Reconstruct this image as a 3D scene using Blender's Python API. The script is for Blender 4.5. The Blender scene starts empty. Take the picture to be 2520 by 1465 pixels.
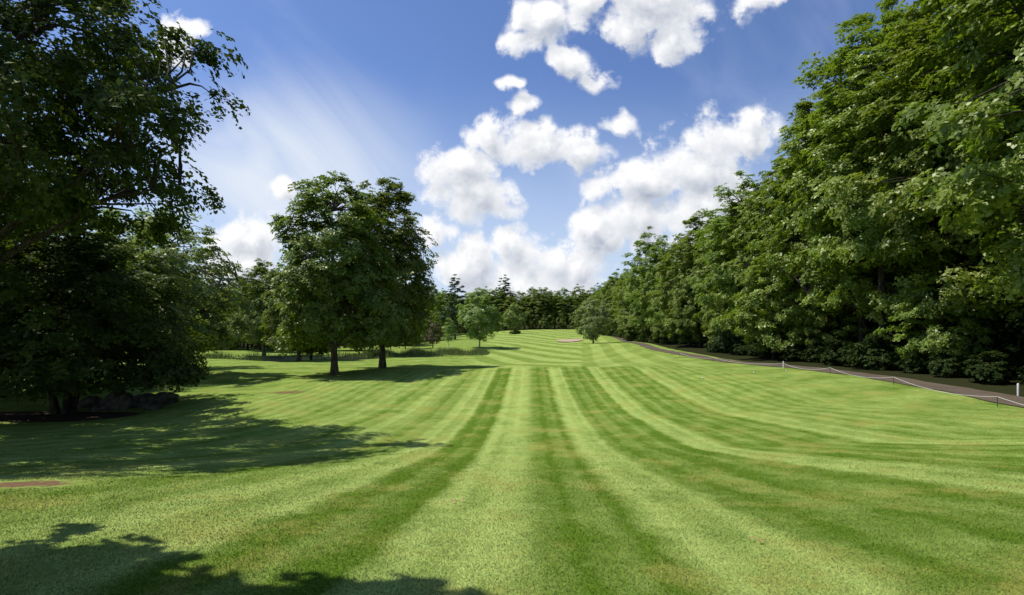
import bpy, math, numpy as np, bmesh
from mathutils import Vector
rng=np.random.default_rng(7)
scene=bpy.context.scene
COL=scene.collection
scene.view_settings.view_transform='Standard'
scene.view_settings.look='None'
scene.view_settings.exposure=0
EYE=1.7
# ---------------------------------------------------------------- helpers
def mk_mesh(name,V,F,attrs=None,smooth=False):
    V=np.asarray(V,dtype=np.float32); F=np.asarray(F,dtype=np.int32)
    me=bpy.data.meshes.new(name)
    me.vertices.add(len(V)); me.vertices.foreach_set('co',V.ravel())
    k=F.shape[1]
    me.loops.add(F.size); me.loops.foreach_set('vertex_index',F.ravel())
    me.polygons.add(len(F)); me.polygons.foreach_set('loop_start',np.arange(len(F),dtype=np.int32)*k)
    me.update(calc_edges=True)
    if attrs:
        for n,a in attrs.items():
            at=me.attributes.new(n,'FLOAT','POINT'); at.data.foreach_set('value',np.asarray(a,dtype=np.float32).ravel())
    if smooth: me.polygons.foreach_set('use_smooth',np.ones(len(F),dtype=bool))
    me.validate()
    return me
def add_obj(name,me,mat=None,parent=None,loc=(0,0,0)):
    o=bpy.data.objects.new(name,me); COL.objects.link(o); o.location=loc
    if mat is not None and me is not None and not me.materials: me.materials.append(mat)
    if parent: o.parent=parent
    return o
def sstep(a,b,x):
    t=np.clip((x-a)/(b-a),0,1); return t*t*(3-2*t)
# ---------------------------------------------------------------- terrain height
XC=np.array([-60,-30,-15,0,10,18,30,60.])
YC=np.array([-30,0,5,10,14,18,25,35,40,50,60,80,120,200,400,1800.])
DC=np.array([
#  -30  0    5    10   14   18   25   35   40   50   60   80   120  200  400 1800
 [1.4, 1.9,2.5, 3.3, 3.8, 4.1, 4.5, 4.7, 4.8, 4.9, 5.0, 5.3, 6.0, 6.0, 4.0, 1.0],
 [1.3, 1.8,2.45,3.25,3.8, 4.1, 4.3, 4.35,4.4, 4.6, 4.8, 5.1, 5.9, 5.5, 4.0, 1.0],
 [1.2, 1.7,2.45,3.2, 3.75,4.1, 4.25,4.2, 4.1, 4.3, 4.8, 5.2, 5.6, 4.6, 3.6, 1.0],
 [1.1, 1.7,2.45,3.2, 3.75,4.1, 4.2, 3.95,3.7, 4.4, 4.9, 5.3, 5.2, 3.6, 3.0, 1.0],
 [1.1, 1.6,2.35,3.1, 3.6, 3.75,3.8, 3.6, 3.45,4.0, 4.4, 4.9, 5.0, 3.6, 3.0, 1.0],
 [1.0, 1.5,2.2, 2.8, 3.1, 3.2, 3.3, 3.4, 3.45,3.7, 4.0, 4.4, 4.7, 3.7, 3.0, 1.0],
 [0.8, 1.3,1.9, 2.4, 2.7, 2.8, 2.9, 3.0, 3.1, 3.3, 3.6, 4.0, 4.4, 3.7, 3.0, 1.0],
 [0.0, 0.5,0.9, 1.2, 1.4, 1.5, 1.6, 1.8, 2.0, 2.3, 2.6, 3.0, 3.6, 3.6, 3.0, 1.0]])
def bil(x,y):
    i=np.clip(np.searchsorted(XC,x)-1,0,len(XC)-2); j=np.clip(np.searchsorted(YC,y)-1,0,len(YC)-2)
    a=np.clip((x-XC[i])/(XC[i+1]-XC[i]),0,1); b=np.clip((y-YC[j])/(YC[j+1]-YC[j]),0,1)
    return (DC[i,j]*(1-a)+DC[i+1,j]*a)*(1-b)+(DC[i,j+1]*(1-a)+DC[i+1,j+1]*a)*b
POND=(-31.,69.,10.,5.5); POND_Z=EYE-5.0
def hgt(x,y):
    x=np.asarray(x,dtype=float); y=np.asarray(y,dtype=float); x,y=np.broadcast_arrays(x,y)
    sy=0.05*np.abs(y)+0.8; sx=2.0+0.02*np.abs(y)
    acc=0;w=0
    for a,wa in ((-2,1),(-1,2),(0,3),(1,2),(2,1)):
        for b,wb in ((-2,1),(-1,2),(0,3),(1,2),(2,1)):
            acc=acc+wa*wb*bil(x+a*sx*0.6,y+b*sy*0.6); w+=wa*wb
    z=EYE-acc/w
    r=np.sqrt(((x-POND[0])/POND[2])**2+((y-POND[1])/POND[3])**2)
    z=z-(1-sstep(0.7,1.25,r))*1.0
    far=sstep(30,90,np.abs(y))
    z=z+0.14*np.sin(x*0.21+1)*np.sin(y*0.17)*sstep(8,25,y)*(1-far*0.3)+0.03*np.sin(x*0.9+y*0.35)*np.sin(y*0.6-x*0.2)*sstep(3,10,y)
    z=z+.10*np.sin(x*.45+y*.3)*np.sin(y*.33)*sstep(-6,-12,x)*sstep(12,18,y)
    z=z+.26*np.sin(x*.16+y*.05)*np.sin(y*.085+.6)*sstep(45,70,y)*(1-sstep(180,230,y))
    return z
def H1(x,y): return float(hgt(np.array([x]),np.array([y]))[0])
def stripe_u(x,y):
    k=0.0058*np.maximum(0,15-y)+0.0006*np.maximum(0,22-y)
    u=np.clip(x,-6,6).astype(float)
    for _ in range(30):
        f=u+k*u**3-x; u=u-f/(1+3*k*u*u)
    return u
# ---------------------------------------------------------------- node helper
class NT:
    def __init__(s,nt): s.nt=nt; s.n=nt.nodes; s.l=nt.links
    def link(s,a,b): s.l.new(a,b)
    def val(s,sock,v):
        if isinstance(v,bpy.types.NodeSocket): s.l.new(v,sock)
        else: sock.default_value=v
    def math(s,op,a,b=None,c=None,clamp=False):
        n=s.n.new('ShaderNodeMath'); n.operation=op; n.use_clamp=clamp
        s.val(n.inputs[0],a)
        if b is not None: s.val(n.inputs[1],b)
        if c is not None: s.val(n.inputs[2],c)
        return n.outputs[0]
    def vm(s,op,a,b=None,c=None):
        n=s.n.new('ShaderNodeVectorMath'); n.operation=op
        s.val(n.inputs[0],a)
        if b is not None: s.val(n.inputs[1],b)
        if c is not None: s.val(n.inputs[2],c)
        return n.outputs['Value'] if op in('LENGTH','DOT_PRODUCT','DISTANCE') else n.outputs[0]
    def comb(s,x,y,z):
        n=s.n.new('ShaderNodeCombineXYZ'); s.val(n.inputs[0],x); s.val(n.inputs[1],y); s.val(n.inputs[2],z); return n.outputs[0]
    def noise(s,vec,scale,detail=4,rough=0.5,dist=0.0,dim='3D'):
        n=s.n.new('ShaderNodeTexNoise'); n.noise_dimensions=dim
        if vec is not None: s.l.new(vec,n.inputs['Vector'])
        n.inputs['Scale'].default_value=scale; n.inputs['Detail'].default_value=detail; n.inputs['Roughness'].default_value=rough; n.inputs['Distortion'].default_value=dist
        return n.outputs['Fac']
    def n2(s,vec,scale,detail=4,rough=0.5,dist=0.0): return s.noise(vec,scale,detail,rough,dist,'2D')
    def voro2(s,vec,scale):
        n=s.n.new('ShaderNodeTexVoronoi'); n.feature='F1'; n.voronoi_dimensions='2D'
        s.l.new(vec,n.inputs['Vector']); n.inputs['Scale'].default_value=scale
        return n.outputs['Distance']
    def mix(s,f,a,b,mode='MIX'):
        n=s.n.new('ShaderNodeMix'); n.data_type='RGBA'; n.blend_type=mode
        s.val(n.inputs[0],f)
        for i,v in((6,a),(7,b)):
            if isinstance(v,bpy.types.NodeSocket): s.l.new(v,n.inputs[i])
            else: n.inputs[i].default_value=(*v,1) if len(v)==3 else v
        return n.outputs[2]
    def rng(s,v,a,b,c=0,d=1,smooth=True):
        n=s.n.new('ShaderNodeMapRange'); n.interpolation_type='SMOOTHSTEP' if smooth else 'LINEAR'
        s.val(n.inputs[0],v); n.inputs[1].default_value=a; n.inputs[2].default_value=b; n.inputs[3].default_value=c; n.inputs[4].default_value=d
        return n.outputs[0]
    def attr(s,name):
        n=s.n.new('ShaderNodeAttribute'); n.attribute_name=name; return n.outputs['Fac']
    def ramp(s,f,stops,interp='LINEAR'):
        n=s.n.new('ShaderNodeValToRGB'); s.l.new(f,n.inputs[0]); cr=n.color_ramp; cr.interpolation=interp
        while len(cr.elements)>1: cr.elements.remove(cr.elements[-1])
        cr.elements[0].position=stops[0][0]; cr.elements[0].color=stops[0][1]
        for p,c in stops[1:]:
            e=cr.elements.new(p); e.color=c
        return n.outputs[0]
def new_mat(name):
    m=bpy.data.materials.new(name); m.use_nodes=True; m.node_tree.nodes.clear()
    N=NT(m.node_tree); out=N.n.new('ShaderNodeOutputMaterial'); return m,N,out
def principled(N,out,col,rough=0.8,spec=0.3,normal=None,metal=0):
    b=N.n.new('ShaderNodeBsdfPrincipled')
    if isinstance(col,bpy.types.NodeSocket): N.link(col,b.inputs['Base Color'])
    else: b.inputs['Base Color'].default_value=(*col,1)
    N.val(b.inputs['Roughness'],rough); b.inputs['Specular IOR Level'].default_value=spec; b.inputs['Metallic'].default_value=metal
    if normal is not None: N.link(normal,b.inputs['Normal'])
    N.link(b.outputs[0],out.inputs[0]); return b
def bump(N,h,strength=0.5,dist=0.05):
    n=N.n.new('ShaderNodeBump'); n.inputs['Strength'].default_value=strength; n.inputs['Distance'].default_value=dist; N.link(h,n.inputs['Height']); return n.outputs[0]
# ---------------------------------------------------------------- grass material
UMIN,UMAX=-14.,14.
bounds=[(-14,.5),(-9.9,.36),(-8.3,.60),(-7.1,.34),(-6.0,.70),(-5.0,.30),(-3.85,.74),(-2.6,.10),(-1.45,.88),(0.0,.14),(1.35,.82),(2.3,.18),(4.4,.80),(5.2,.22),(7.9,.66),(8.8,.42)]
def grass_color(N,blade=False):
    geo=N.n.new('ShaderNodeNewGeometry'); P=geo.outputs['Position']
    sep=N.n.new('ShaderNodeSeparateXYZ'); N.link(P,sep.inputs[0]); X,Y=sep.outputs[0],sep.outputs[1]
    flat=N.comb(X,Y,0.0)
    u=N.attr('u')
    nb=N.n2(flat,1.1,5,.7)
    uu=N.math('ADD',u,N.math('MULTIPLY',N.math('SUBTRACT',nb,0.5),0.40))
    f=N.math('DIVIDE',N.math('SUBTRACT',uu,UMIN),UMAX-UMIN,clamp=True)
    stops=[]; e=0.10/(UMAX-UMIN)
    for i,(b,v) in enumerate(bounds):
        p=(b-UMIN)/(UMAX-UMIN)
        if i==0: stops.append((0,(v,v,v,1)))
        else:
            pv=bounds[i-1][1]; stops.append((p-e,(pv,pv,pv,1))); stops.append((p+e,(v,v,v,1)))
    s_tee=N.ramp(f,stops)
    ww=N.math('SINE',N.math('MULTIPLY',uu,2*math.pi/0.72)); w3=N.math('SINE',N.math('MULTIPLY',uu,2*math.pi/0.31))
    s_tee=N.math('ADD',s_tee,N.math('ADD',N.math('MULTIPLY',ww,0.15),N.math('MULTIPLY',w3,.06)))
    fair=N.attr('fair'); rough=N.attr('rough')
    bend=N.math('MULTIPLY',N.math('SINE',N.math('MULTIPLY',Y,.045)),2.6)
    a1=N.math('ADD',N.math('MULTIPLY',Y,.36),N.math('MULTIPLY',N.math('ADD',X,bend),.93))
    s1=N.rng(N.math('SINE',N.math('MULTIPLY',a1,2*math.pi/5.0)),-0.4,0.4)
    a2=N.math('SUBTRACT',N.math('ADD',X,N.math('MULTIPLY',bend,.4)),N.math('MULTIPLY',Y,0.07))
    s2=N.rng(N.math('SINE',N.math('MULTIPLY',a2,2*math.pi/3.6)),-0.4,0.4)
    s3=N.rng(N.math('SINE',N.math('MULTIPLY',N.math('SUBTRACT',N.math('MULTIPLY',Y,.5),X),2*math.pi/6.0)),-0.6,0.6)
    s2=N.math('MULTIPLY_ADD',s2,.65,N.math('MULTIPLY',s3,.35))
    side=N.rng(N.math('SUBTRACT',X,N.math('MULTIPLY',Y,0.10)),-0.3,0.3)
    s_f=N.math('ADD',N.math('MULTIPLY',s1,N.math('SUBTRACT',1.0,side)),N.math('MULTIPLY',s2,side))
    s_f=N.math('ADD',N.math('MULTIPLY',s_f,0.52),0.32)
    s_r=N.rng(N.math('SINE',N.math('MULTIPLY',N.math('ADD',Y,N.math('MULTIPLY',X,-0.35)),2*math.pi/5.0)),-1,1,.30,.52)
    s=N.math('ADD',N.math('MULTIPLY',s_tee,N.math('SUBTRACT',1.0,fair)),N.math('MULTIPLY',s_f,fair))
    s=N.math('ADD',N.math('MULTIPLY',s,N.math('SUBTRACT',1.0,rough)),N.math('MULTIPLY',s_r,rough))
    mid=N.n2(flat,.8,8,.76)
    s=N.math('ADD',s,N.math('MULTIPLY',N.math('SUBTRACT',mid,0.5),1.35),clamp=True)
    c=N.mix(s,(.094,.166,.017),(.340,.435,.118))
    pat=N.n2(N.vm('ADD',flat,(31.,7.,0.)),.55,6,.72)
    yel=N.rng(pat,.48,.70,0,.6)
    c=N.mix(yel,c,(.30,.295,.072))
    dk=N.rng(pat,.50,.32,0,.35)
    c=N.mix(dk,c,(.085,.155,.015))
    fine=N.n2(flat,34,4,.8)
    if blade: k=N.math('ADD',N.math('MULTIPLY',N.attr('tint'),1.0),0.0)
    else: k=N.math('SUBTRACT',N.math('MULTIPLY',fine,2.3),.17)
    kc=N.n.new('ShaderNodeCombineColor')
    for i in range(3): N.link(k,kc.inputs[i])
    c=N.mix(1.0,c,kc.outputs[0],'MULTIPLY')
    clov=N.rng(N.n2(flat,16,3,.75),.62,.72,0,.5)     # pale clover tufts
    c=N.mix(clov,c,(.25,.37,.10))
    if not blade:
        det=N.n2(flat,5,5,.72)
        bare=N.rng(N.math('ADD',N.attr('bare'),N.math('MULTIPLY',N.math('SUBTRACT',det,0.5),1.9)),.36,.7)
        soil=N.mix(fine,(.07,.035,.02),(.27,.17,.10)); c=N.mix(bare,c,soil)
        mul=N.rng(N.math('ADD',N.attr('mulch'),N.math('MULTIPLY',N.math('SUBTRACT',det,0.5),.8)),.42,.62)
        c=N.mix(mul,c,N.mix(fine,(.025,.02,.015),(.13,.10,.075)))
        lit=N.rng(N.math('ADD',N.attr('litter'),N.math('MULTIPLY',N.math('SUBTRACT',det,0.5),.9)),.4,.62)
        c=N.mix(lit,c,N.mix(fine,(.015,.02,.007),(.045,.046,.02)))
    return c,fine
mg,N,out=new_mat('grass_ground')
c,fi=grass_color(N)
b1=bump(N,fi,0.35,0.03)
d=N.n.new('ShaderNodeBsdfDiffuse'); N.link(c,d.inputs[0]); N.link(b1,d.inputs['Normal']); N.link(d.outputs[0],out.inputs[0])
mb,N,out=new_mat('grass_blades')
c,_=grass_color(N,True)
d=N.n.new('ShaderNodeBsdfDiffuse'); N.link(c,d.inputs[0])
ge=N.n.new('ShaderNodeNewGeometry'); nn=N.vm('NORMALIZE',N.vm('ADD',N.vm('MULTIPLY',ge.outputs['Normal'],(.3,.3,.3)),(0,0,1.)))
N.link(nn,d.inputs['Normal']); N.link(d.outputs[0],out.inputs[0])
# ---------------------------------------------------------------- masks
def masks(x,y):
    fl=np.interp(y,[40,100,200],[-5.5,-9.5,-13]); fr=np.interp(y,[40,60,100,200],[14.0,15.0,18.6,21.5])
    isf=sstep(39.8,42.2,y+.6*np.sin(x*.35)+.1*x)
    fair=isf
    rough=np.maximum(isf*np.maximum(1-sstep(-1.5,1.5,x-fl),sstep(-.8,.8,x-fr)), (1-sstep(-18,-12.5,x))*sstep(20,29,y))
    rough=np.maximum(rough,sstep(11.5,15.5,x)*sstep(14,24,y)*(1-isf))
    def blob(cx,cy,rx,ry):
        r=np.sqrt(((x-cx)/rx)**2+((y-cy)/ry)**2); return 1-sstep(.1,1.3,r)
    bare=np.maximum.reduce([blob(-9.8,9.9,1.5,.55),blob(-14,29.5,1.6,1.0)*.8,blob(8.0,46,1.2,1)*.3])
    mul=np.maximum.reduce([blob(-22.0,22.9,5.2,1.9),blob(-26.5,21.0,4.5,2.0)])
    mul=sstep(.0,.6,mul)
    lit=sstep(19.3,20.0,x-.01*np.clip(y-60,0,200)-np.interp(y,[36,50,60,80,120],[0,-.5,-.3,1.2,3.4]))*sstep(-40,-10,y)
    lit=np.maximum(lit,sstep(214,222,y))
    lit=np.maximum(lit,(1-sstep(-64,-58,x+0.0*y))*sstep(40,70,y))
    return dict(fair=fair,rough=rough,bare=bare,mulch=mul,litter=lit)
def axis(breaks):
    out=[breaks[0][0]]
    for (a,b,s0,s1) in breaks:
        p=a
        while p<b-1e-6:
            st=s0+(s1-s0)*(p-a)/(b-a); p=min(b,p+st); out.append(p)
    return np.array(out)
pos=axis([(0,26,.4,.4),(26,80,.5,3),(80,300,3,15),(300,1800,20,200)])
xs=np.concatenate([-pos[::-1][:-1],pos])
ys=axis([(-60,0,6,.6),(0,60,.35,.5),(60,230,.6,3),(230,500,4,20),(500,2200,25,200)])
gx,gy=np.meshgrid(xs,ys); gz=hgt(gx.ravel(),gy.ravel()); fx,fy=gx.ravel(),gy.ravel()
nx,ny=len(xs),len(ys)
idx=np.arange(nx*ny).reshape(ny,nx)
F=np.stack([idx[:-1,:-1],idx[:-1,1:],idx[1:,1:],idx[1:,:-1]],-1).reshape(-1,4)
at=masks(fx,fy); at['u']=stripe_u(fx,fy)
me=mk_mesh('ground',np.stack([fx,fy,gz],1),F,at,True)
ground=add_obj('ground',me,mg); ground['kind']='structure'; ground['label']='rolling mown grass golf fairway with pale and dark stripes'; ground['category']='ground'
# ---------------------------------------------------------------- grass blades
nb=600000
dd=np.exp(rng.uniform(math.log(3.3),math.log(30),nb)); xx=dd*rng.uniform(-1.12,1.04,nb)
fade=1-sstep(7,30,dd)
kp=rng.uniform(0,1,nb)<fade**.7; dd=dd[kp]; xx=xx[kp]; fade=fade[kp]; nb=len(dd)
hh=rng.uniform(.008,.021,nb)*(1+.02*dd)*(.4+.6*fade); w=0.0005*dd*rng.uniform(.6,1.3,nb)+.001
ang=rng.uniform(0,2*math.pi,nb); zz=hgt(xx,dd)
lean=rng.normal(0,.7,(nb,2))*hh[:,None]
ax=np.stack([np.cos(ang)*w,np.sin(ang)*w],1)
V=np.empty((nb,3,3)); V[:,0,:2]=np.stack([xx,dd],1)-ax; V[:,1,:2]=np.stack([xx,dd],1)+ax; V[:,2,:2]=np.stack([xx,dd],1)+lean
V[:,0,2]=zz-.003; V[:,1,2]=zz-.003; V[:,2,2]=zz+hh
mk=masks(xx,dd); keep=(mk['bare']<.25)&(mk['mulch']<.25)&(mk['litter']<.35)
V=V[keep]; n=len(V)
at={k:np.repeat(mk[k][keep],3) for k in('fair','rough')}; at['u']=np.repeat(stripe_u(xx[keep],dd[keep]),3)
tt=rng.uniform(.82,1.24,n); at['tint']=(tt[:,None]*np.array([.94,.94,1.14])[None]).ravel()
me=mk_mesh('grass',V.reshape(-1,3),np.arange(n*3).reshape(-1,3),at)
o=add_obj('grass',me,mb); o['kind']='stuff'; o['label']='short mown lawn grass blades'; o['category']='grass'
# ---------------------------------------------------------------- bark, leaves
def bark_mat(name,a,b,white=False):
    m,N,out=new_mat(name); tc=N.n.new('ShaderNodeTexCoord'); mp=N.n.new('ShaderNodeMapping'); mp.inputs['Scale'].default_value=(1,1,.18) if not white else (.4,.4,2.5)
    N.link(tc.outputs['Object'],mp.inputs[0])
    nz=N.noise(mp.outputs[0],9,4,.7); f=N.rng(nz,.38,.62)
    c=N.mix(f,a,b); principled(N,out,c,.9,.15,bump(N,nz,.8,.05)); return m
bark=bark_mat('bark_brown',(.05,.04,.032),(.19,.16,.125))
bark_d=bark_mat('bark_dark',(.02,.017,.014),(.07,.058,.046))
birch=bark_mat('bark_birch',(.08,.07,.06),(.62,.6,.55),True)
def leaf_mat(name,a,b,trans=.36,h0=.474,h1=.506,gloss=.03):
    m,N,out=new_mat(name)
    oi=N.n.new('ShaderNodeObjectInfo'); t=N.attr('tint')
    f=N.math('ADD',N.math('MULTIPLY',t,.8),N.math('MULTIPLY',oi.outputs['Random'],.4),clamp=True)
    c=N.mix(f,a,b)
    hs=N.n.new('ShaderNodeHueSaturation')
    N.link(N.rng(oi.outputs['Random'],0,1,h0,h1,False),hs.inputs['Hue']); N.link(c,hs.inputs['Color']); c=hs.outputs[0]
    p=N.n.new('ShaderNodeBsdfDiffuse'); N.link(c,p.inputs[0])
    tr=N.n.new('ShaderNodeBsdfTranslucent'); N.link(N.mix(1,c,(1.5,1.6,.5),'MULTIPLY'),tr.inputs[0])
    gl=N.n.new('ShaderNodeBsdfGlossy'); gl.inputs['Roughness'].default_value=.42; gl.inputs['Color'].default_value=(.95,.97,.82,1)
    ms=N.n.new('ShaderNodeMixShader'); ms.inputs[0].default_value=trans
    N.link(p.outputs[0],ms.inputs[1]); N.link(tr.outputs[0],ms.inputs[2])
    m2=N.n.new('ShaderNodeMixShader'); m2.inputs[0].default_value=gloss; N.link(ms.outputs[0],m2.inputs[1]); N.link(gl.outputs[0],m2.inputs[2])
    N.link(m2.outputs[0],out.inputs[0]); return m
lm_maple=leaf_mat('leaves_maple',(.08,.13,.02),(.19,.26,.05))
lm_forest=leaf_mat('leaves_forest',(.088,.150,.021),(.25,.335,.06))
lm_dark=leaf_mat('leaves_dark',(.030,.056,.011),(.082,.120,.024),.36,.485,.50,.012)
lm_shade=leaf_mat('leaves_shaded',(.015,.03,.007),(.045,.075,.015),.15,.485,.5,.01)  # deep shade of the wood put into the leaf colour
lm_conifer=leaf_mat('needles',(.035,.075,.024),(.09,.145,.045),.1)
lm_light=leaf_mat('leaves_light',(.14,.21,.045),(.27,.36,.11))
lm_silver=leaf_mat('leaves_silver',(.13,.19,.07),(.30,.38,.16))
lm_red=leaf_mat('leaves_purple',(.10,.09,.045),(.17,.16,.08))
# ---------------------------------------------------------------- tree generator
class Tubes:
    def __init__(s): s.V=[];s.F=[];s.n=0
    def add(s,P,R,k=6):
        P=np.asarray(P,float); R=np.asarray(R,float); m=len(P)
        T=np.gradient(P,axis=0); T/=np.linalg.norm(T,axis=1)[:,None]+1e-9
        md=T.mean(0); ref=np.eye(3)[int(np.argmin(np.abs(md)))][None].repeat(m,0)
        A=np.cross(T,ref); A/=np.linalg.norm(A,axis=1)[:,None]+1e-9; B=np.cross(T,A)
        th=np.arange(k)*2*math.pi/k
        ring=P[:,None]+R[:,None,None]*(np.cos(th)[None,:,None]*A[:,None]+np.sin(th)[None,:,None]*B[:,None])
        i=np.arange(m*k).reshape(m,k)+s.n
        f=np.stack([i[:-1],np.roll(i[:-1],-1,1),np.roll(i[1:],-1,1),i[1:]],-1).reshape(-1,4)
        s.V.append(ring.reshape(-1,3)); s.F.append(f); s.n+=m*k
    def mesh(s,name): return mk_mesh(name,np.concatenate(s.V),np.concatenate(s.F),None,True)
def rnd_dirs(r,n):
    v=r.normal(size=(n,3)); return v/np.linalg.norm(v,axis=1)[:,None]
def leaf_quads(r,C,Nrm,size,tint):
    n=len(C); a=rnd_dirs(r,n); a=np.cross(Nrm,a); a/=np.linalg.norm(a,axis=1)[:,None]+1e-9; b=np.cross(Nrm,a)
    s=size*r.uniform(.6,1.25,n)
    s=s[:,None]
    V=np.empty((n,4,3)); V[:,0]=C-a*s*.55; V[:,1]=C-b*s*.36+Nrm*s*.06; V[:,2]=C+a*s*.6; V[:,3]=C+b*s*.36+Nrm*s*.06
    return V.reshape(-1,3),np.arange(n*4).reshape(-1,4),np.repeat(tint,4)
def gen_tree(kind,seed,H,cb,R,prof,nc,cr,ns,nl,ls,lmat,tr=.3,flat=.7,shell=.33,stems=1,lobe=.22,conifer=False,bmat=None,spray=.42,limbs=14,asym=(0,0),droop=0.):
    r=np.random.default_rng(seed); T=Tubes()
    pt,pr=zip(*prof)
    trunks=[]
    for s in range(stems):
        a=r.uniform(0,6.28) if stems==1 else s*6.28/stems+r.uniform(-.4,.4)
        off=0 if stems==1 else tr*1.6
        sp=0 if stems==1 else R*.28
        n=12; t=np.linspace(0,1,n); top=H*(.93 if conifer else .84)*(1 if stems==1 else r.uniform(.75,1))
        wob=np.cumsum(r.normal(0,.012*H/ n*(.3 if conifer else 2.2),(n,2)),0)
        P=np.zeros((n,3)); P[:,2]=t*top-.25
        P[:,0]=math.cos(a)*(off+sp*t**1.3)+wob[:,0]+asym[0]*t; P[:,1]=math.sin(a)*(off+sp*t**1.3)+wob[:,1]+asym[1]*t
        rad=tr*(1 if stems==1 else .72)*((1-t)**.8*.93+.05); rad[0]*=1.45; rad[1]*=1.04
        T.add(P,rad,9); trunks.append((P,rad))
    tt=r.uniform(0,1,nc*6); rr=np.interp(tt,pt,pr); keep=r.uniform(0,1,nc*6)<(rr**1.3+.02); tt=tt[keep][:nc]
    m=len(tt); th=r.uniform(0,2*math.pi,m); lob=1+lobe*(np.sin(th*2+r.uniform(0,6)+tt*3)*.5+np.sin(th*3+r.uniform(0,6)-tt*7)*.5+np.sin(th*5+tt*11+seed)*.45)
    q=r.uniform(0,1,m)**shell
    rad=R*np.interp(tt,pt,pr)*lob*q
    C=np.stack([np.cos(th)*rad+asym[0]*tt,np.sin(th)*rad+asym[1]*tt,cb+(H-cb)*tt-droop*q*R*.3*(1-tt)],1)
    csz=cr*r.uniform(.6,1.3,m)*(1-.35*tt)
    ends=C[r.permutation(m)[:limbs*3]]
    ends=ends[np.argsort(-np.hypot(ends[:,0],ends[:,1]))][:limbs] if not conifer else ends[:limbs]
    samp=[]
    for e in ends:
        P,rd=trunks[r.integers(len(trunks))]
        hd=math.hypot(e[0],e[1]); z0=e[2]-hd*(r.uniform(.45,.95) if not conifer else r.uniform(-.1,.1)); z0=min(max(z0,max(cb*.75,1.2)),P[-2,2])
        i=np.argmin(abs(P[:,2]-z0)); S=P[i]; t=np.linspace(0,1,7)[:,None]
        mid=(S+e)/2+np.array([0,0,hd*.10])+r.normal(0,.05*hd+.001,3)
        Q=(1-t)**2*S+2*t*(1-t)*mid+t*t*e; Q[1:-1]+=r.normal(0,.02*hd+.001,(5,3))
        r0=min(rd[i]*.62,.02+hd*.018); T.add(Q,np.linspace(r0,.015,7),6); samp.append(Q[1:])
        samp.append((Q[1:-1]+Q[2:])/2)
    samp=np.concatenate(samp+[P[4:] for P,_ in trunks])
    for c in C:
        d=np.linalg.norm(samp-c,axis=1)+np.maximum(0,samp[:,2]-c[2])*1.2; s=samp[np.argmin(d)]
        L=np.linalg.norm(c-s)
        if L<.3: continue
        t=np.linspace(0,1,4)[:,None]; Q=s+(c-s)*t; Q[1:3,2]+=L*.08*(1 if not conifer else -.3); Q[1:3]+=r.normal(0,.04*L,(2,3))
        T.add(Q,np.linspace(min(.012+.012*L,.06),.008,4),4)
    k=ns; cc=np.repeat(C,k,0); sz=np.repeat(csz,k)
    dirs=rnd_dirs(r,m*k); rad=r.uniform(0,1,m*k)**.45
    SC=cc+dirs*(rad*sz)[:,None]*np.array([1,1,flat])
    outw=SC-np.array([asym[0]*.5,asym[1]*.5,cb+(H-cb)*.45]); outw/=np.linalg.norm(outw,axis=1)[:,None]+1e-6
    SN=np.array([0,0,1.])*.8+outw*.6+dirs*.25+rnd_dirs(r,m*k)*.35; SN/=np.linalg.norm(SN,axis=1)[:,None]
    q=nl; P0=np.repeat(SC,q,0); NN=np.repeat(SN,q,0); rv=rnd_dirs(r,len(P0)); tang=np.cross(NN,rv)
    LC=P0+tang*(spray*r.uniform(0,1,len(P0))**.6*1.0)[:,None]; LC[:,2]-=.25*spray*r.uniform(0,1,len(P0))
    LN=NN+rnd_dirs(r,len(P0))*.55; LN/=np.linalg.norm(LN,axis=1)[:,None]
    tint=np.clip(np.repeat(np.repeat(r.uniform(.05,.7,m),k)+r.normal(0,.10,m*k),q)+r.normal(0,.12,len(P0)),0,1)
    V,F,tv=leaf_quads(r,LC,LN,ls,tint)
    cm=mk_mesh(kind+'_crown',V,F,{'tint':tv}); cm.materials.append(lmat)
    tm=T.mesh(kind+'_trunk'); tm.materials.append(bmat or bark)
    return tm,cm
ROUND=[(0,.5),(.12,.85),(.35,1),(.6,.92),(.8,.68),(.93,.38),(1,.1)]
TALL=[(0,.7),(.1,.9),(.3,1),(.6,.94),(.8,.75),(.93,.45),(1,.12)]
OVAL=[(0,.3),(.15,.75),(.4,1),(.65,.88),(.85,.55),(1,.1)]
CONE=[(0,1),(.15,.95),(.5,.55),(.8,.25),(1,.03)]
MESH={}
MESH['maple_a']=gen_tree('maple',11,15.6,2.8,4.4,[(0,.75),(.1,1),(.35,1),(.6,.94),(.8,.76),(.93,.45),(1,.12)],320,1.05,16,16,.2,lm_maple,tr=.28,lobe=.28,droop=.2)
MESH['maple_b']=gen_tree('maple',15,17.6,3.0,4.5,[(0,.75),(.12,1),(.3,1),(.5,.95),(.7,.82),(.88,.52),(1,.12)],340,1.1,16,16,.2,lm_maple,tr=.3,lobe=.28,droop=.2)
MESH['lawn_shade']=gen_tree('shade_maple',61,14,3.6,5.0,ROUND,620,1.3,17,17,.36,lm_maple,tr=.3,lobe=.02,shell=.5)  # unseen tree, crown packed dense to cast a solid shadow on the lawn
MESH['lawn_shade_tall']=gen_tree('shade_maple',62,14,8.4,2.3,ROUND,210,1.0,16,16,.32,lm_maple,tr=.24,lobe=.03,shell=.5)  # second unseen tree, high narrow crown added for its shadow on the lawn
MESH['overhang']=gen_tree('overhang',21,17.5,7.6,8.0,[(0,.85),(.1,1),(.4,1),(.7,.88),(1,.4)],430,1.0,16,17,.175,lm_dark,tr=.42,lobe=.2,limbs=28,shell=.42,spray=.48,bmat=bark_d)
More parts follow.
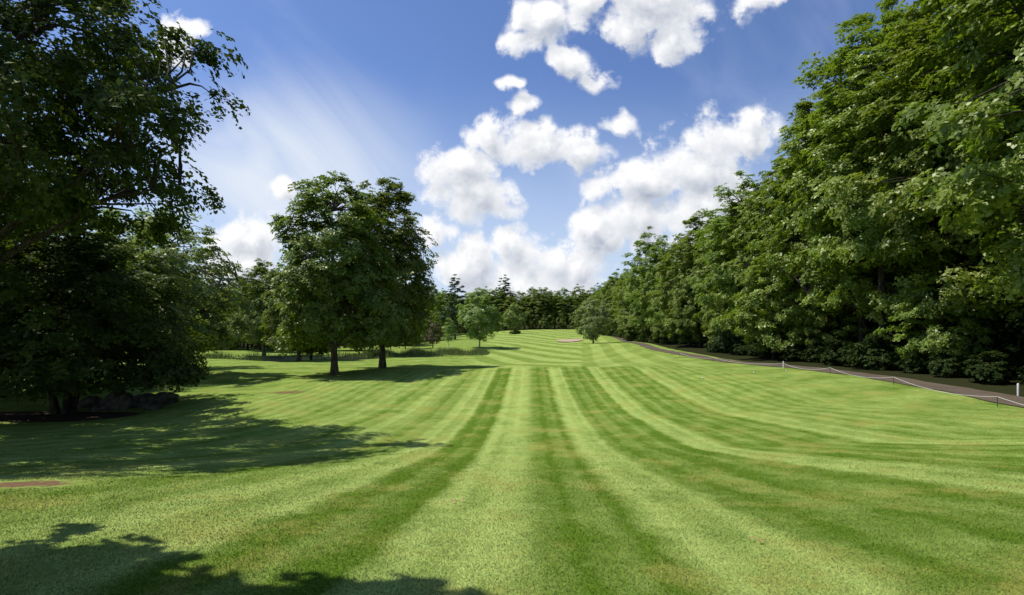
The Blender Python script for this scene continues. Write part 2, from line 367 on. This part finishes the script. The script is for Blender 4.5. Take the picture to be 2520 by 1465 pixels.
MESH['bedtree']=gen_tree('bedtree',22,12,2.4,6.0,[(0,.85),(.12,1),(.4,.98),(.7,.75),(1,.25)],360,1.0,17,16,.18,lm_dark,tr=.2,stems=5,limbs=20,shell=.4,droop=.35,bmat=bark_d)
MESH['forest_a']=gen_tree('forest',31,25,3.4,4.9,TALL,290,1.25,17,20,.205,lm_forest,tr=.3,lobe=.3,flat=.6,bmat=bark_d)
MESH['forest_b']=gen_tree('forest',32,24,2.9,4.6,OVAL,280,1.2,17,20,.205,lm_forest,tr=.27,lobe=.32,flat=.6,bmat=bark_d)
MESH['forest_c']=gen_tree('forest',33,25,3.8,5.3,ROUND,290,1.3,17,20,.205,lm_forest,tr=.32,lobe=.36,flat=.6,bmat=bark_d)
MESH['low']=gen_tree('low',34,9,.9,3.4,ROUND,120,.8,15,15,.18,lm_forest,tr=.12,lobe=.3,flat=.35,bmat=bark_d)
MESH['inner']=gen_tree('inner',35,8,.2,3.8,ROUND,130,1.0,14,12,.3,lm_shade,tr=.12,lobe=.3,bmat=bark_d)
MESH['spruce']=gen_tree('spruce',41,20,1.5,3.3,CONE,190,.75,14,12,.22,lm_conifer,tr=.26,flat=.35,conifer=True,lobe=.25,shell=.5)
MESH['pine']=gen_tree('pine',42,20,3.5,3.6,[(0,.7),(.2,1),(.5,.8),(.8,.5),(1,.1)],150,.9,14,13,.26,lm_conifer,tr=.28,flat=.35,conifer=True,lobe=.4)
MESH['round']=gen_tree('round',51,10.5,1.8,4.0,OVAL,150,.85,15,12,.22,lm_light,tr=.14,lobe=.2,bmat=birch)
MESH['silver']=gen_tree('silver',52,13,1.2,4.6,OVAL,210,.9,15,14,.19,lm_silver,tr=.2,lobe=.3)
MESH['birch']=gen_tree('birch',53,6,1.8,1.1,OVAL,26,.5,10,9,.18,lm_light,tr=.07,bmat=birch)
MESH['plum']=gen_tree('plum',54,6.5,1.4,2.3,ROUND,60,.6,12,9,.2,lm_red,tr=.12)
MESH['shrub']=gen_tree('shrub',55,2.6,.1,1.7,ROUND,40,.5,13,12,.16,lm_dark,tr=.05,stems=4,limbs=8)
INFO={'maple_a':'maple_tree','maple_b':'maple_tree','lawn_shade':'maple_tree','lawn_shade_tall':'maple_tree','overhang':'maple_tree','bedtree':'maple_tree','forest_a':'forest_tree','forest_b':'forest_tree','forest_c':'forest_tree','low':'young_tree','inner':'understory_tree',
'spruce':'spruce_tree','pine':'pine_tree','round':'birch_tree','silver':'willow_tree','birch':'birch_tree','plum':'plum_tree','shrub':'shrub'}
NT_=0
def tree(k,x,y,s=1,rot=None,label='',group=None,zs=1,ys_=1):
    global NT_
    NT_+=1
    e=bpy.data.objects.new(INFO[k],None); COL.objects.link(e); e.empty_display_size=.5
    e.location=(x,y,H1(x,y)-.05); e.rotation_euler=(0,0,rot if rot is not None else rng.uniform(0,6.28)); e.scale=(s,s*ys_,s*zs)
    tm,cm=MESH[k]
    for n,mm in(('trunk',tm),('crown',cm)):
        o=bpy.data.objects.new(n,mm); COL.objects.link(o); o.parent=e
    e['label']=label; e['category']='shrub' if k=='shrub' else 'tree'
    if group: e['group']=group
    return e
def PX(px,d): return (px-1305)/1260*d
# hero trees
tree('maple_a',PX(822,40),40,1.0,.6,'broad green maple with rounded crown on mown grass')
tree('maple_b',PX(940,47),47,1.0,2.2,'tall full maple on mown grass with pale trunk')
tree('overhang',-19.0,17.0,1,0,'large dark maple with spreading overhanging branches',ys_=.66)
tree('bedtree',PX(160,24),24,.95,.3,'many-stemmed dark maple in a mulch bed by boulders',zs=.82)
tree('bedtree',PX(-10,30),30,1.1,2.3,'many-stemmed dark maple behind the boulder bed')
tree('silver',PX(405,38),38,1.02,1,'silvery green willow beside the dark maples')
tree('silver',PX(330,46),46,1.25,2,'taller silvery green willow behind the maples')
tree('lawn_shade',-12.3,1.8,1,0.2,'large dense unseen maple added to shade the near lawn')
tree('lawn_shade_tall',-7.8,3.0,1,1.2,'slender tall unseen maple added to shade the near lawn')
# mid-left
tree('maple_a',PX(735,62),62,.78,1.5,'smaller maple by the pond edge')
tree('maple_b',PX(765,66),66,.68,3.5,'smaller maple by the pond edge')
tree('maple_b',PX(650,76),76,.82,4.5,'rounded maple beyond the pond')
tree('maple_a',PX(945,72),72,.74,2.5,'maple beyond the pond reeds')
tree('round',PX(1180,100),100,1.12,1,'pale green birch standing alone on the fairway edge')
tree('plum',PX(1065,98),98,.85,1,'small purple-brown plum tree on the rough')
tree('birch',PX(1105,88),88,.95,1,'slender young birch with white trunk')
tree('silver',PX(1460,112),112,.84,3,'round grey-green tree beside the cart path')
tree('round',PX(1268,172),172,1.0,2,'round light green tree at the far fairway')
tree('shrub',PX(1268,165),165,1,2,'small clipped green shrub on the fairway')
tree('pine',PX(1120,150),150,.98,1,'tall dark pine above the tree line')
tree('pine',PX(1243,225),225,1.25,2,'tall dark pine rising over the far woods')
tree('pine',PX(1228,230),230,1.05,3,'tall dark pine rising over the far woods')
FG='trees of the wood along the cart path'
y=6.0; i=0
HH=lambda d: np.interp(d,[10,32,44,52,70,90,150,220],[28,28.5,27,24,20.5,18.5,18,17.5])
while y<212:
    for row,(dx,hs) in enumerate(((25.0,1.0),(31.0,1.08))):
        k=['forest_a','forest_b','forest_c'][int(rng.integers(3))]
        yy=y+rng.uniform(-1.4,1.4)+row*2.8; xx=dx+rng.uniform(-1.0,1.6)+ (0 if y<90 else (y-90)*.012)
        h=HH(yy)*hs*rng.uniform(.82,1.08); s=h/25; wd=max(s,.78)*rng.uniform(.92,1.12)
        tree(k,xx,yy,wd,None,'tall leafy broadleaf tree at the wood edge',FG,zs=h/25/wd)
    if i%2==0:
        tree('low',24.0+rng.uniform(-.6,1.2),y+rng.uniform(0,3),rng.uniform(.65,1.05),None,'low young leafy tree at the wood edge','young trees along the wood edge')
    if y<90:
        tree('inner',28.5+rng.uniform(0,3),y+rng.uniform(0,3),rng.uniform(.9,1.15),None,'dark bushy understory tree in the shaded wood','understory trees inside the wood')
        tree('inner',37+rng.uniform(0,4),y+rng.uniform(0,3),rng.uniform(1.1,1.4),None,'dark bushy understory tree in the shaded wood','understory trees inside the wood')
    else: tree('shrub',22.8+rng.uniform(0,1),y+rng.uniform(0,3),rng.uniform(.6,1.0),None,'dark green shrub under the wood edge','shrubs along the wood edge')
    y+=5.7+max(0,y-60)*.022; i+=1
yy=12.0
while yy<66:
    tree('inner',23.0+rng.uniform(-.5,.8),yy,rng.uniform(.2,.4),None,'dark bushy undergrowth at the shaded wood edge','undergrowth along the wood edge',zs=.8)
    yy+=rng.uniform(1.9,3.4)
tree('forest_c',23.6,101,.86,.5,'tall round-topped broadleaf tree above the wood edge',FG,zs=1.06)
tree('spruce',26,120,.9,1,'dark spruce among broadleaf trees',FG)
tree('spruce',25,150,.85,1,'dark spruce among broadleaf trees',FG)
tree('spruce',23.4,60,.55,1,'small spruce with drooping boughs at the wood edge',FG)
tree('low',22.4,47,1.1,1,'low young leafy tree at the wood edge','young trees along the wood edge')
G2='trees of the far wood'
for row,(yy,n0) in enumerate(((219,24),(229,20))):
    for j in range(n0):
        px=1030+ (1560-1030)*(j+.5)/n0+rng.uniform(-8,8)
        k=['forest_a','forest_b','forest_c'][int(rng.integers(3))] if rng.uniform()>.07 else 'spruce'; h=rng.uniform(14.5,18.5)+row*1.5
        base=20 if k=='spruce' else 25; s=h/base; wd=max(s,1.0)
        tree(k,PX(px,yy),yy+rng.uniform(-3,3),wd,None,'tree in the wood closing the fairway',G2,zs=s/wd)
for px in range(1040,1560,34):
    tree('low',PX(px,213),213+rng.uniform(-2,2),rng.uniform(.6,.9),None,'low leafy tree fronting the far wood','low trees fronting the far wood')
G3='trees beyond the pond'
for px,d,k,h in ((1000,150,'forest_b',16),(1035,160,'forest_a',17),(960,140,'forest_c',16),(1060,185,'forest_a',19),(1090,200,'forest_c',18),(900,130,'forest_a',15),(850,125,'forest_b',15),(800,120,'forest_c',14),
    (1085,175,'forest_b',16),(1045,145,'low',9),(1015,130,'low',9),(985,124,'low',9),(1110,190,'forest_a',16),(1145,195,'forest_c',15),(1060,150,'low',8),(1025,120,'low',7),
    (750,118,'forest_a',15),(700,112,'forest_b',15),(665,118,'spruce',17),(635,112,'forest_a',15),(600,108,'pine',16),(572,112,'spruce',14),(545,104,'forest_b',14),(515,100,'forest_c',13),(480,100,'forest_a',14),
    (440,95,'forest_b',14),(400,95,'forest_a',15),(350,90,'forest_c',15),(300,88,'forest_a',16),(240,85,'forest_b',16),(180,82,'forest_c',16),(110,80,'forest_a',17),(40,78,'forest_b',17),(-40,76,'forest_c',17),
    (590,120,'forest_a',17),(620,122,'forest_c',17),(530,118,'forest_a',15),(570,100,'forest_c',13),(610,96,'forest_b',13),(640,92,'forest_a',13)):
    base=9 if k=='low' else 20 if k in('spruce','pine') else 25; s=h/base; wd=max(s,.72)
    tree(k,PX(px,d),d,wd,None,'tree of the wood beyond the pond',G3,zs=s/wd)
for px in range(490,1020,34):
    tree('low',PX(px,95),95+rng.uniform(-4,4),rng.uniform(.5,.85),None,'low green bushy tree beyond the pond','bushy trees beyond the pond')
# ---------------------------------------------------------------- boulders
ms,N,out=new_mat('boulder_stone'); tc=N.n.new('ShaderNodeTexCoord'); nz=N.noise(tc.outputs['Object'],3.5,6,.65)
cc=N.mix(N.rng(nz,.35,.65),(.05,.048,.042),(.15,.14,.125)); cc=N.mix(N.rng(N.noise(tc.outputs['Object'],7,4,.6),.58,.7,0,.6),cc,(.07,.08,.04)); principled(N,out,cc,.9,.2,bump(N,nz,.8,.08))
def boulder(x,y,sx,sy,sz,seed,rot):
    bm=bmesh.new(); bmesh.ops.create_icosphere(bm,subdivisions=4,radius=1); r=np.random.default_rng(seed)
    dirs=rnd_dirs(r,11); offs=r.uniform(.62,.95,11)
    for v in bm.verts:
        p=np.array(v.co)
        for dv,of in zip(dirs,offs):
            k=p@dv
            if k>of: p=p-dv*(k-of)*.85
        p*=1+.03*math.sin(p[0]*5+seed)*math.sin(p[1]*6)+.015*math.sin(p[2]*13+p[0]*9)
        v.co=(p[0]*sx,p[1]*sy,p[2]*sz)
    me=bpy.data.meshes.new('boulder'); bm.to_mesh(me); bm.free()
    for p in me.polygons: p.use_smooth=True
    o=add_obj('boulder',me,ms,loc=(x,y,H1(x,y)+sz*.35)); o.rotation_euler=(0,0,rot)
    o['label']='weathered grey granite boulder in the mulch bed'; o['category']='boulder'; o['group']='boulders around the maple bed'
for i,(px,d,sx,sy,sz) in enumerate(((292,25.5,1.0,.8,.66),(360,26.0,.72,.6,.48),(410,26.5,.68,.6,.5),(375,24.6,.45,.4,.26),(225,26,.55,.5,.42),(250,24.8,.4,.35,.26))):
    boulder(PX(px,d),d,sx,sy,sz,60+i,i*.9)
# ---------------------------------------------------------------- cart path, bunker, pond
def strip(name,pts,widths,mat,lift,nacross=4,step=.8):
    pts=np.array(pts,float); seg=np.r_[0,np.cumsum(np.linalg.norm(np.diff(pts,axis=0),axis=1))]
    n=int(seg[-1]/step); t=np.linspace(0,seg[-1],n)
    x=np.interp(t,seg,pts[:,0]); y=np.interp(t,seg,pts[:,1]); w=np.interp(t,seg,widths)
    kk=np.ones(9)/9; xp=np.convolve(np.pad(x,4,'edge'),kk,'valid'); yp=np.convolve(np.pad(y,4,'edge'),kk,'valid'); x,y=xp,yp
    tx,ty=np.gradient(x),np.gradient(y); L=np.hypot(tx,ty)+1e-9; nxv,nyv=ty/L,-tx/L
    a=np.linspace(-.5,.5,nacross+1)
    edge=.12*np.sin(t*1.7)[:,None]+.10*np.sin(t*4.3+1)[:,None]
    VX=x[:,None]+nxv[:,None]*a*(w[:,None]+edge); VY=y[:,None]+nyv[:,None]*a*(w[:,None]+edge)
    VZ=hgt(VX.ravel(),VY.ravel())+lift
    i=np.arange(n*(nacross+1)).reshape(n,-1); F=np.stack([i[:-1,:-1],i[:-1,1:],i[1:,1:],i[1:,:-1]],-1).reshape(-1,4)
    me=mk_mesh(name,np.stack([VX.ravel(),VY.ravel(),VZ],1),F,None,True); return add_obj(name,me,mat)
mp,N,out=new_mat('path_gravel'); geo=N.n.new('ShaderNodeNewGeometry'); P=geo.outputs['Position']
cc=N.mix(N.noise(P,1.0,5,.7),(.055,.042,.03),(.16,.125,.095)); cc=N.mix(N.rng(N.noise(P,30,3,.7),.45,.75,0,.45),cc,(.23,.19,.15)); principled(N,out,cc,.95,.1,bump(N,N.noise(P,35,3,.7),.6,.02))
pp=[(17.2,-10),(17.7,5),(18.3,12),(19.0,17.5),(19.4,25),(19.4,32),(19.0,40),(17.8,50),(17.6,60),(19,80),(20.6,100),(22,120),(23,150),(22,185)]
o=strip('cart_path',pp,[1.7]*len(pp),mp,.035)
o['kind']='structure'; o['label']='narrow brown gravel cart path along the wood edge'; o['category']='path'
msd,N,out=new_mat('bunker_sand'); geo=N.n.new('ShaderNodeNewGeometry'); P=geo.outputs['Position']
principled(N,out,N.mix(N.noise(P,1.5,5,.6),(.36,.25,.18),(.52,.40,.30)),.95,.1,bump(N,N.noise(P,3,4),.5,.1))
def disc(name,cx,cy,rx,ry,mat,lift,z=None,seed=0):
    n=40; th=np.arange(n)*2*math.pi/n; rr=1+.14*np.sin(th*2+seed)+.1*np.sin(th*3+1+seed)+.04*np.sin(th*7)
    rings=[.0001,.33,.66,1.0]; V=[]
    for q in rings: V.append(np.stack([cx+np.cos(th)*rx*rr*q,cy+np.sin(th)*ry*rr*q],1))
    V=np.concatenate(V); Z=hgt(V[:,0],V[:,1])+lift if z is None else np.full(len(V),z)
    i=np.arange(n*4).reshape(4,n); F=np.stack([i[:-1],np.roll(i[:-1],-1,1),np.roll(i[1:],-1,1),i[1:]],-1).reshape(-1,4)
    return add_obj(name,mk_mesh(name,np.c_[V,Z],F[:,::-1],None,True),mat)
o=disc('sand_bunker',PX(1400,128),128,3.2,5,msd,.12); o['kind']='structure'; o['label']='pale tan sand bunker beside the fairway'; o['category']='bunker'
mw,N,out=new_mat('pond_water'); geo=N.n.new('ShaderNodeNewGeometry'); P=geo.outputs['Position']
principled(N,out,(.02,.03,.035),.08,.6,bump(N,N.noise(P,3,3),.12,.05))
o=disc('pond',POND[0],POND[1],POND[2]*1.0,POND[3]*1.0,mw,0,POND_Z-.15,1); o['kind']='structure'; o['label']='small still pond reflecting the sky'; o['category']='water'
mr,N,out=new_mat('reeds_leaf'); t=N.attr('tint'); cc=N.mix(t,(.09,.15,.03),(.25,.29,.11)); principled(N,out,cc,.8,.2)
n=16000; sel=rng.uniform(0,1,n)
th=rng.uniform(0,2*math.pi,n); q=rng.uniform(1.0,1.3,n); x1=POND[0]+np.cos(th)*POND[2]*q; y1=POND[1]+np.sin(th)*POND[3]*q
x2=rng.uniform(-27,-6.5,n); y2=75+rng.normal(0,2.4,n)+(x2+16)*.35+1.5*np.sin(x2*.7)
use=sel<.2; bad=use&(y1<POND[1]-3)&(x1>-33); use=use&~bad
xx=np.where(use,x1,x2); yy=np.where(use,y1,y2); zz=hgt(xx,yy); hh=rng.uniform(.5,1.3,n)*(.65+.35*np.sin(xx*1.1+yy*.6)); w=rng.uniform(.015,.04,n); an=rng.uniform(0,6.28,n)
V=np.empty((n,3,3)); V[:,0]=np.stack([xx-np.cos(an)*w,yy-np.sin(an)*w,zz-.05],1); V[:,1]=np.stack([xx+np.cos(an)*w,yy+np.sin(an)*w,zz-.05],1)
ln=rng.normal(0,.16,(n,2)); V[:,2]=np.stack([xx+ln[:,0],yy+ln[:,1],zz+np.maximum(hh,.3)],1)
o=add_obj('reeds',mk_mesh('reeds',V.reshape(-1,3),np.arange(3*n).reshape(-1,3),{'tint':np.repeat(rng.uniform(0,1,n),3)}),mr); o['kind']='stuff'; o['label']='tall green cattail reeds around the pond'; o['category']='reeds'
# ---------------------------------------------------------------- rope fence, stakes, markers, leaves
mwh,N,out=new_mat('white_paint'); tc=N.n.new('ShaderNodeTexCoord'); principled(N,out,N.mix(N.noise(tc.outputs['Object'],12,4,.7),(.58,.57,.53),(.78,.78,.75)),.6,.3)
mrp,N,out=new_mat('rope_fibre'); tc=N.n.new('ShaderNodeTexCoord'); principled(N,out,N.mix(N.noise(tc.outputs['Object'],30,3,.7),(.46,.44,.40),(.68,.66,.61)),.9,.1)
mdk,N,out=new_mat('dark_iron'); tc=N.n.new('ShaderNodeTexCoord'); principled(N,out,N.mix(N.noise(tc.outputs['Object'],20,3,.6),(.03,.03,.03),(.09,.08,.07)),.6,.4)
def post_mesh(name,h,r,k=10):
    T=Tubes(); T.add([(0,0,-.15),(0,0,h*.5),(0,0,h-.03),(0,0,h-.008),(0,0,h),(0,0,h+.001)],[r,r,r,r*.85,r*.55,.001],k); return T.mesh(name)
pm_w=post_mesh('white_stake',.52,.04); pm_w.materials.append(mwh)
pm_d=post_mesh('dark_stake',.40,.013,6); pm_d.materials.append(mdk)
fence=bpy.data.objects.new('rope_fence',None); COL.objects.link(fence)
fp=[(16.9,12.8),(17.7,19.4),(18.1,25.5),(18.15,31.0),(17.8,36),(16.8,47),(16.3,56)]
fence.location=(fp[0][0],fp[0][1],H1(*fp[0])); fence['label']='low white rope fence on thin stakes beside the cart path'; fence['category']='rope fence'
L0=Vector(fence.location)
T=Tubes(); tops=[]
for i,(x,yv) in enumerate(fp):
    z=H1(x,yv); thick=(i==4)
    o=bpy.data.objects.new('stake',pm_w if thick else pm_d); COL.objects.link(o); o.parent=fence; o.location=Vector((x,yv,z))-L0
    tops.append(np.array([x,yv,z+.38]))
for a,b in zip(tops[:-1],tops[1:]):
    t=np.linspace(0,1,16); Q=a+(b-a)*t[:,None]; zg=hgt(Q[:,0],Q[:,1]); Q[:,2]-=1.0*t*(1-t); Q[:,2]=np.maximum(Q[:,2],zg+.08)
    T.add(Q-np.array(L0),np.full(16,.011),6)
o=add_obj('rope',T.mesh('rope'),mrp,fence)
o=add_obj('boundary_stake',pm_w,None,loc=(20.2,21.2,H1(20.2,21.2))); o['label']='short white round stake beside the gravel path'; o['category']='stake'
def marker():
    bm=bmesh.new(); bmesh.ops.create_uvsphere(bm,u_segments=16,v_segments=10,radius=.05)
    for v in bm.verts: v.co.z=v.co.z*.9+.055
    r=bmesh.ops.create_cone(bm,segments=12,radius1=.03,radius2=.025,depth=.05,cap_ends=True)
    for v in r['verts']: v.co.z+=.01
    me=bpy.data.meshes.new('tee_marker'); bm.to_mesh(me); bm.free(); me.materials.append(mwh)
    for p in me.polygons: p.use_smooth=True
    return me
mm=marker()
for px,d in ((1730,32),(1855,33),(1935,33.5)):
    x=PX(px,d); o=add_obj('tee_marker',mm,None,loc=(x,d,H1(x,d)+.01)); o['label']='small white round tee marker on the grass'; o['category']='tee marker'; o['group']='tee markers'
mlf,N,out=new_mat('dry_leaf'); tc=N.n.new('ShaderNodeTexCoord'); principled(N,out,N.mix(N.noise(tc.outputs['Object'],25,3),(.28,.13,.06),(.52,.33,.18)),.8,.2)
def dry_leaf(x,yv,s,rot):
    th=np.arange(10)*2*math.pi/10; rr=np.where(np.arange(10)%2==0,1,.5); V=[(0,0,.02)]+[(math.cos(a)*q*s,math.sin(a)*q*s,.02+.25*s*abs(math.sin(a*1.5))) for a,q in zip(th,rr)]
    F=[(0,i+1,(i+1)%10+1) for i in range(10)]
    me=mk_mesh('dry_leaf',V,F); me.materials.append(mlf); o=add_obj('dry_leaf',me,None,loc=(x,yv,H1(x,yv)+.02)); o.rotation_euler=(.15,.1,rot)
    o['label']='curled brown fallen leaf on the lawn'; o['category']='leaf'; o['group']='fallen leaves on the lawn'
for x,yv,s in ((2.62,5.85,.045),(2.58,5.95,.03),(-1.25,8.3,.05),(-1.1,8.4,.045),(-1.35,8.2,.04)):
    dry_leaf(x,yv,s,rng.uniform(0,6))
# ---------------------------------------------------------------- light, sky
el=math.radians(60); sd=Vector((-math.cos(el)*.985,math.cos(el)*.17,math.sin(el))).normalized()
L=bpy.data.lights.new('sun','SUN'); L.energy=4.9; L.angle=math.radians(.53); L.color=(1,.95,.85)
lo=bpy.data.objects.new('sun',L); COL.objects.link(lo); lo.rotation_euler=(-sd).to_track_quat('-Z','Y').to_euler(); lo.location=(-30,5,40)
w=bpy.data.worlds.new('World'); scene.world=w; w.use_nodes=True; w.node_tree.nodes.clear(); N=NT(w.node_tree)
w.cycles.sampling_method='NONE'
out=N.n.new('ShaderNodeOutputWorld'); bg=N.n.new('ShaderNodeBackground'); bg.inputs[1].default_value=.1; N.link(bg.outputs[0],out.inputs[0])
sky=N.n.new('ShaderNodeTexSky'); sky.sky_type='NISHITA'; sky.sun_disc=False; sky.sun_elevation=el; sky.sun_rotation=math.atan2(sd.x,sd.y); sky.altitude=300; sky.ozone_density=2.0; sky.dust_density=.6
tc=N.n.new('ShaderNodeTexCoord'); sp=N.n.new('ShaderNodeSeparateXYZ'); N.link(tc.outputs['Generated'],sp.inputs[0])
yy=N.math('MAXIMUM',N.math('ABSOLUTE',sp.outputs[1]),.05)
U=N.math('DIVIDE',sp.outputs[0],yy); Vv=N.math('DIVIDE',sp.outputs[2],yy); UV=N.comb(U,Vv,0.)
blobs=[(1600,0,200,90),(1560,50,140,75),(1660,100,75,70),(1440,15,100,65),(1325,45,70,62),(1285,100,44,38),(1400,150,46,46),(1465,205,34,42),(1285,248,38,24),(1252,203,22,16),(1520,300,32,38),
(1205,330,80,55),(1330,360,90,66),(1420,368,95,60),(1115,420,95,62),(1150,480,130,66),(1225,500,58,40),(1475,470,66,50),(1590,450,110,66),(1720,420,140,100),(1830,340,100,80),(1460,560,115,58),(1590,520,135,80),(1750,510,160,100),
(1250,605,95,48),(1170,655,140,48),(1350,645,130,48),(1430,655,110,46),(600,580,90,60),(600,660,140,65),(1075,570,58,38),(450,70,60,52),(410,125,54,48),(1885,5,70,46),(1300,725,320,56),(900,700,210,50),(690,450,50,25)]
AS=1.4
def group_field():
    g=bpy.data.node_groups.new('cloud_field','ShaderNodeTree'); g.interface.new_socket('P',in_out='INPUT',socket_type='NodeSocketVector'); g.interface.new_socket('F',in_out='OUTPUT',socket_type='NodeSocketFloat')
    G=NT(g); gi=g.nodes.new('NodeGroupInput'); go=g.nodes.new('NodeGroupOutput'); P=gi.outputs[0]
    w1=G.n2(P,8,2,.6); w2=G.n2(G.vm('ADD',P,(5.2,1.3,0)),8,2,.6)
    PW=G.vm('ADD',P,G.comb(G.math('MULTIPLY_ADD',w1,.07,-.035),G.math('MULTIPLY_ADD',w2,.055,-.0275),0.))
    PW=G.vm('MULTIPLY',PW,(1/AS,1,0))
    cur=None
    for (px,py,rx,ry) in blobs:
        cx_,cy_=(px-1305)/1260/AS,(790-py)/1260; r=math.sqrt(rx*ry/AS)/1260*1.08
        l=G.vm('DISTANCE',PW,(cx_,cy_,0))
        k=min(1.5,.45+r*1260/60)
        f=G.math('MULTIPLY_ADD',l,-k/r,k)
        cur=f if cur is None else G.math('SMOOTH_MAX',cur,f,.08)
    cur=G.math('MAXIMUM',cur,-1.2)
    n=G.n2(P,11,7,.64,.1); vv=G.voro2(G.vm('ADD',P,G.comb(G.math('MULTIPLY',w2,.05),G.math('MULTIPLY',n,.08),0.)),22)
    f=G.math('ADD',cur,G.math('MULTIPLY_ADD',n,2.4,-1.30)); f=G.math('ADD',f,G.math('MULTIPLY_ADD',vv,-.60,.22))
    g.links.new(f,go.inputs[0]); return g
gf=group_field()
def field(v):
    n=N.n.new('ShaderNodeGroup'); n.node_tree=gf; N.link(v,n.inputs[0]); return n.outputs[0]
F0=field(UV); F1=field(N.vm('ADD',UV,(-.014,.030,0)))
dens=N.rng(F0,-.20,.55)
sh=N.rng(N.math('SUBTRACT',F0,F1),-1.0,.95,0,1,False)
edge=N.rng(F0,.0,.9,.40,0)
sh=N.math('ADD',sh,edge,clamp=True)
ccol=N.mix(sh,(3.7,4.3,5.4),(10.3,10.3,10.4))
skyc=N.mix(1,sky.outputs[0],(.98,1.10,1.42),'MULTIPLY')
hz=N.rng(Vv,.0,.5,.75,0)
skyc=N.mix(hz,skyc,(6.7,7.8,9.3))
cv=N.vm('ADD',UV,N.comb(N.math('MULTIPLY',Vv,.55),0.,0.))
ci=N.n2(N.vm('MULTIPLY',cv,(1.4,1.0,0)),2.4,5,.58,.6)
dd=N.vm('LENGTH',N.vm('MULTIPLY',N.vm('SUBTRACT',UV,((690-1305)/1260,(790-440)/1260,0)),(1260/400,1260/300,0)))
cir=N.math('MULTIPLY',N.rng(ci,.20,.66),N.rng(dd,0.1,1.15,1,0.0)); cir=N.math('ADD',N.math('MULTIPLY',cir,.85),N.math('MULTIPLY',N.rng(ci,.45,.85),.12),clamp=True)
skyc=N.mix(cir,skyc,(8.0,8.6,9.5))
fc=N.mix(dens,skyc,ccol)
N.link(fc,bg.inputs[0])
# ---------------------------------------------------------------- camera
cam=bpy.data.cameras.new('camera'); co=bpy.data.objects.new('camera',cam); COL.objects.link(co)
co.location=(0,0,EYE); co.rotation_euler=(math.pi/2,0,0); cam.lens=18; cam.sensor_width=36; cam.clip_end=5000; cam.clip_start=.05
cam.shift_x=-45/2520; cam.shift_y=57/2520
scene.camera=co
print('trees',NT_)
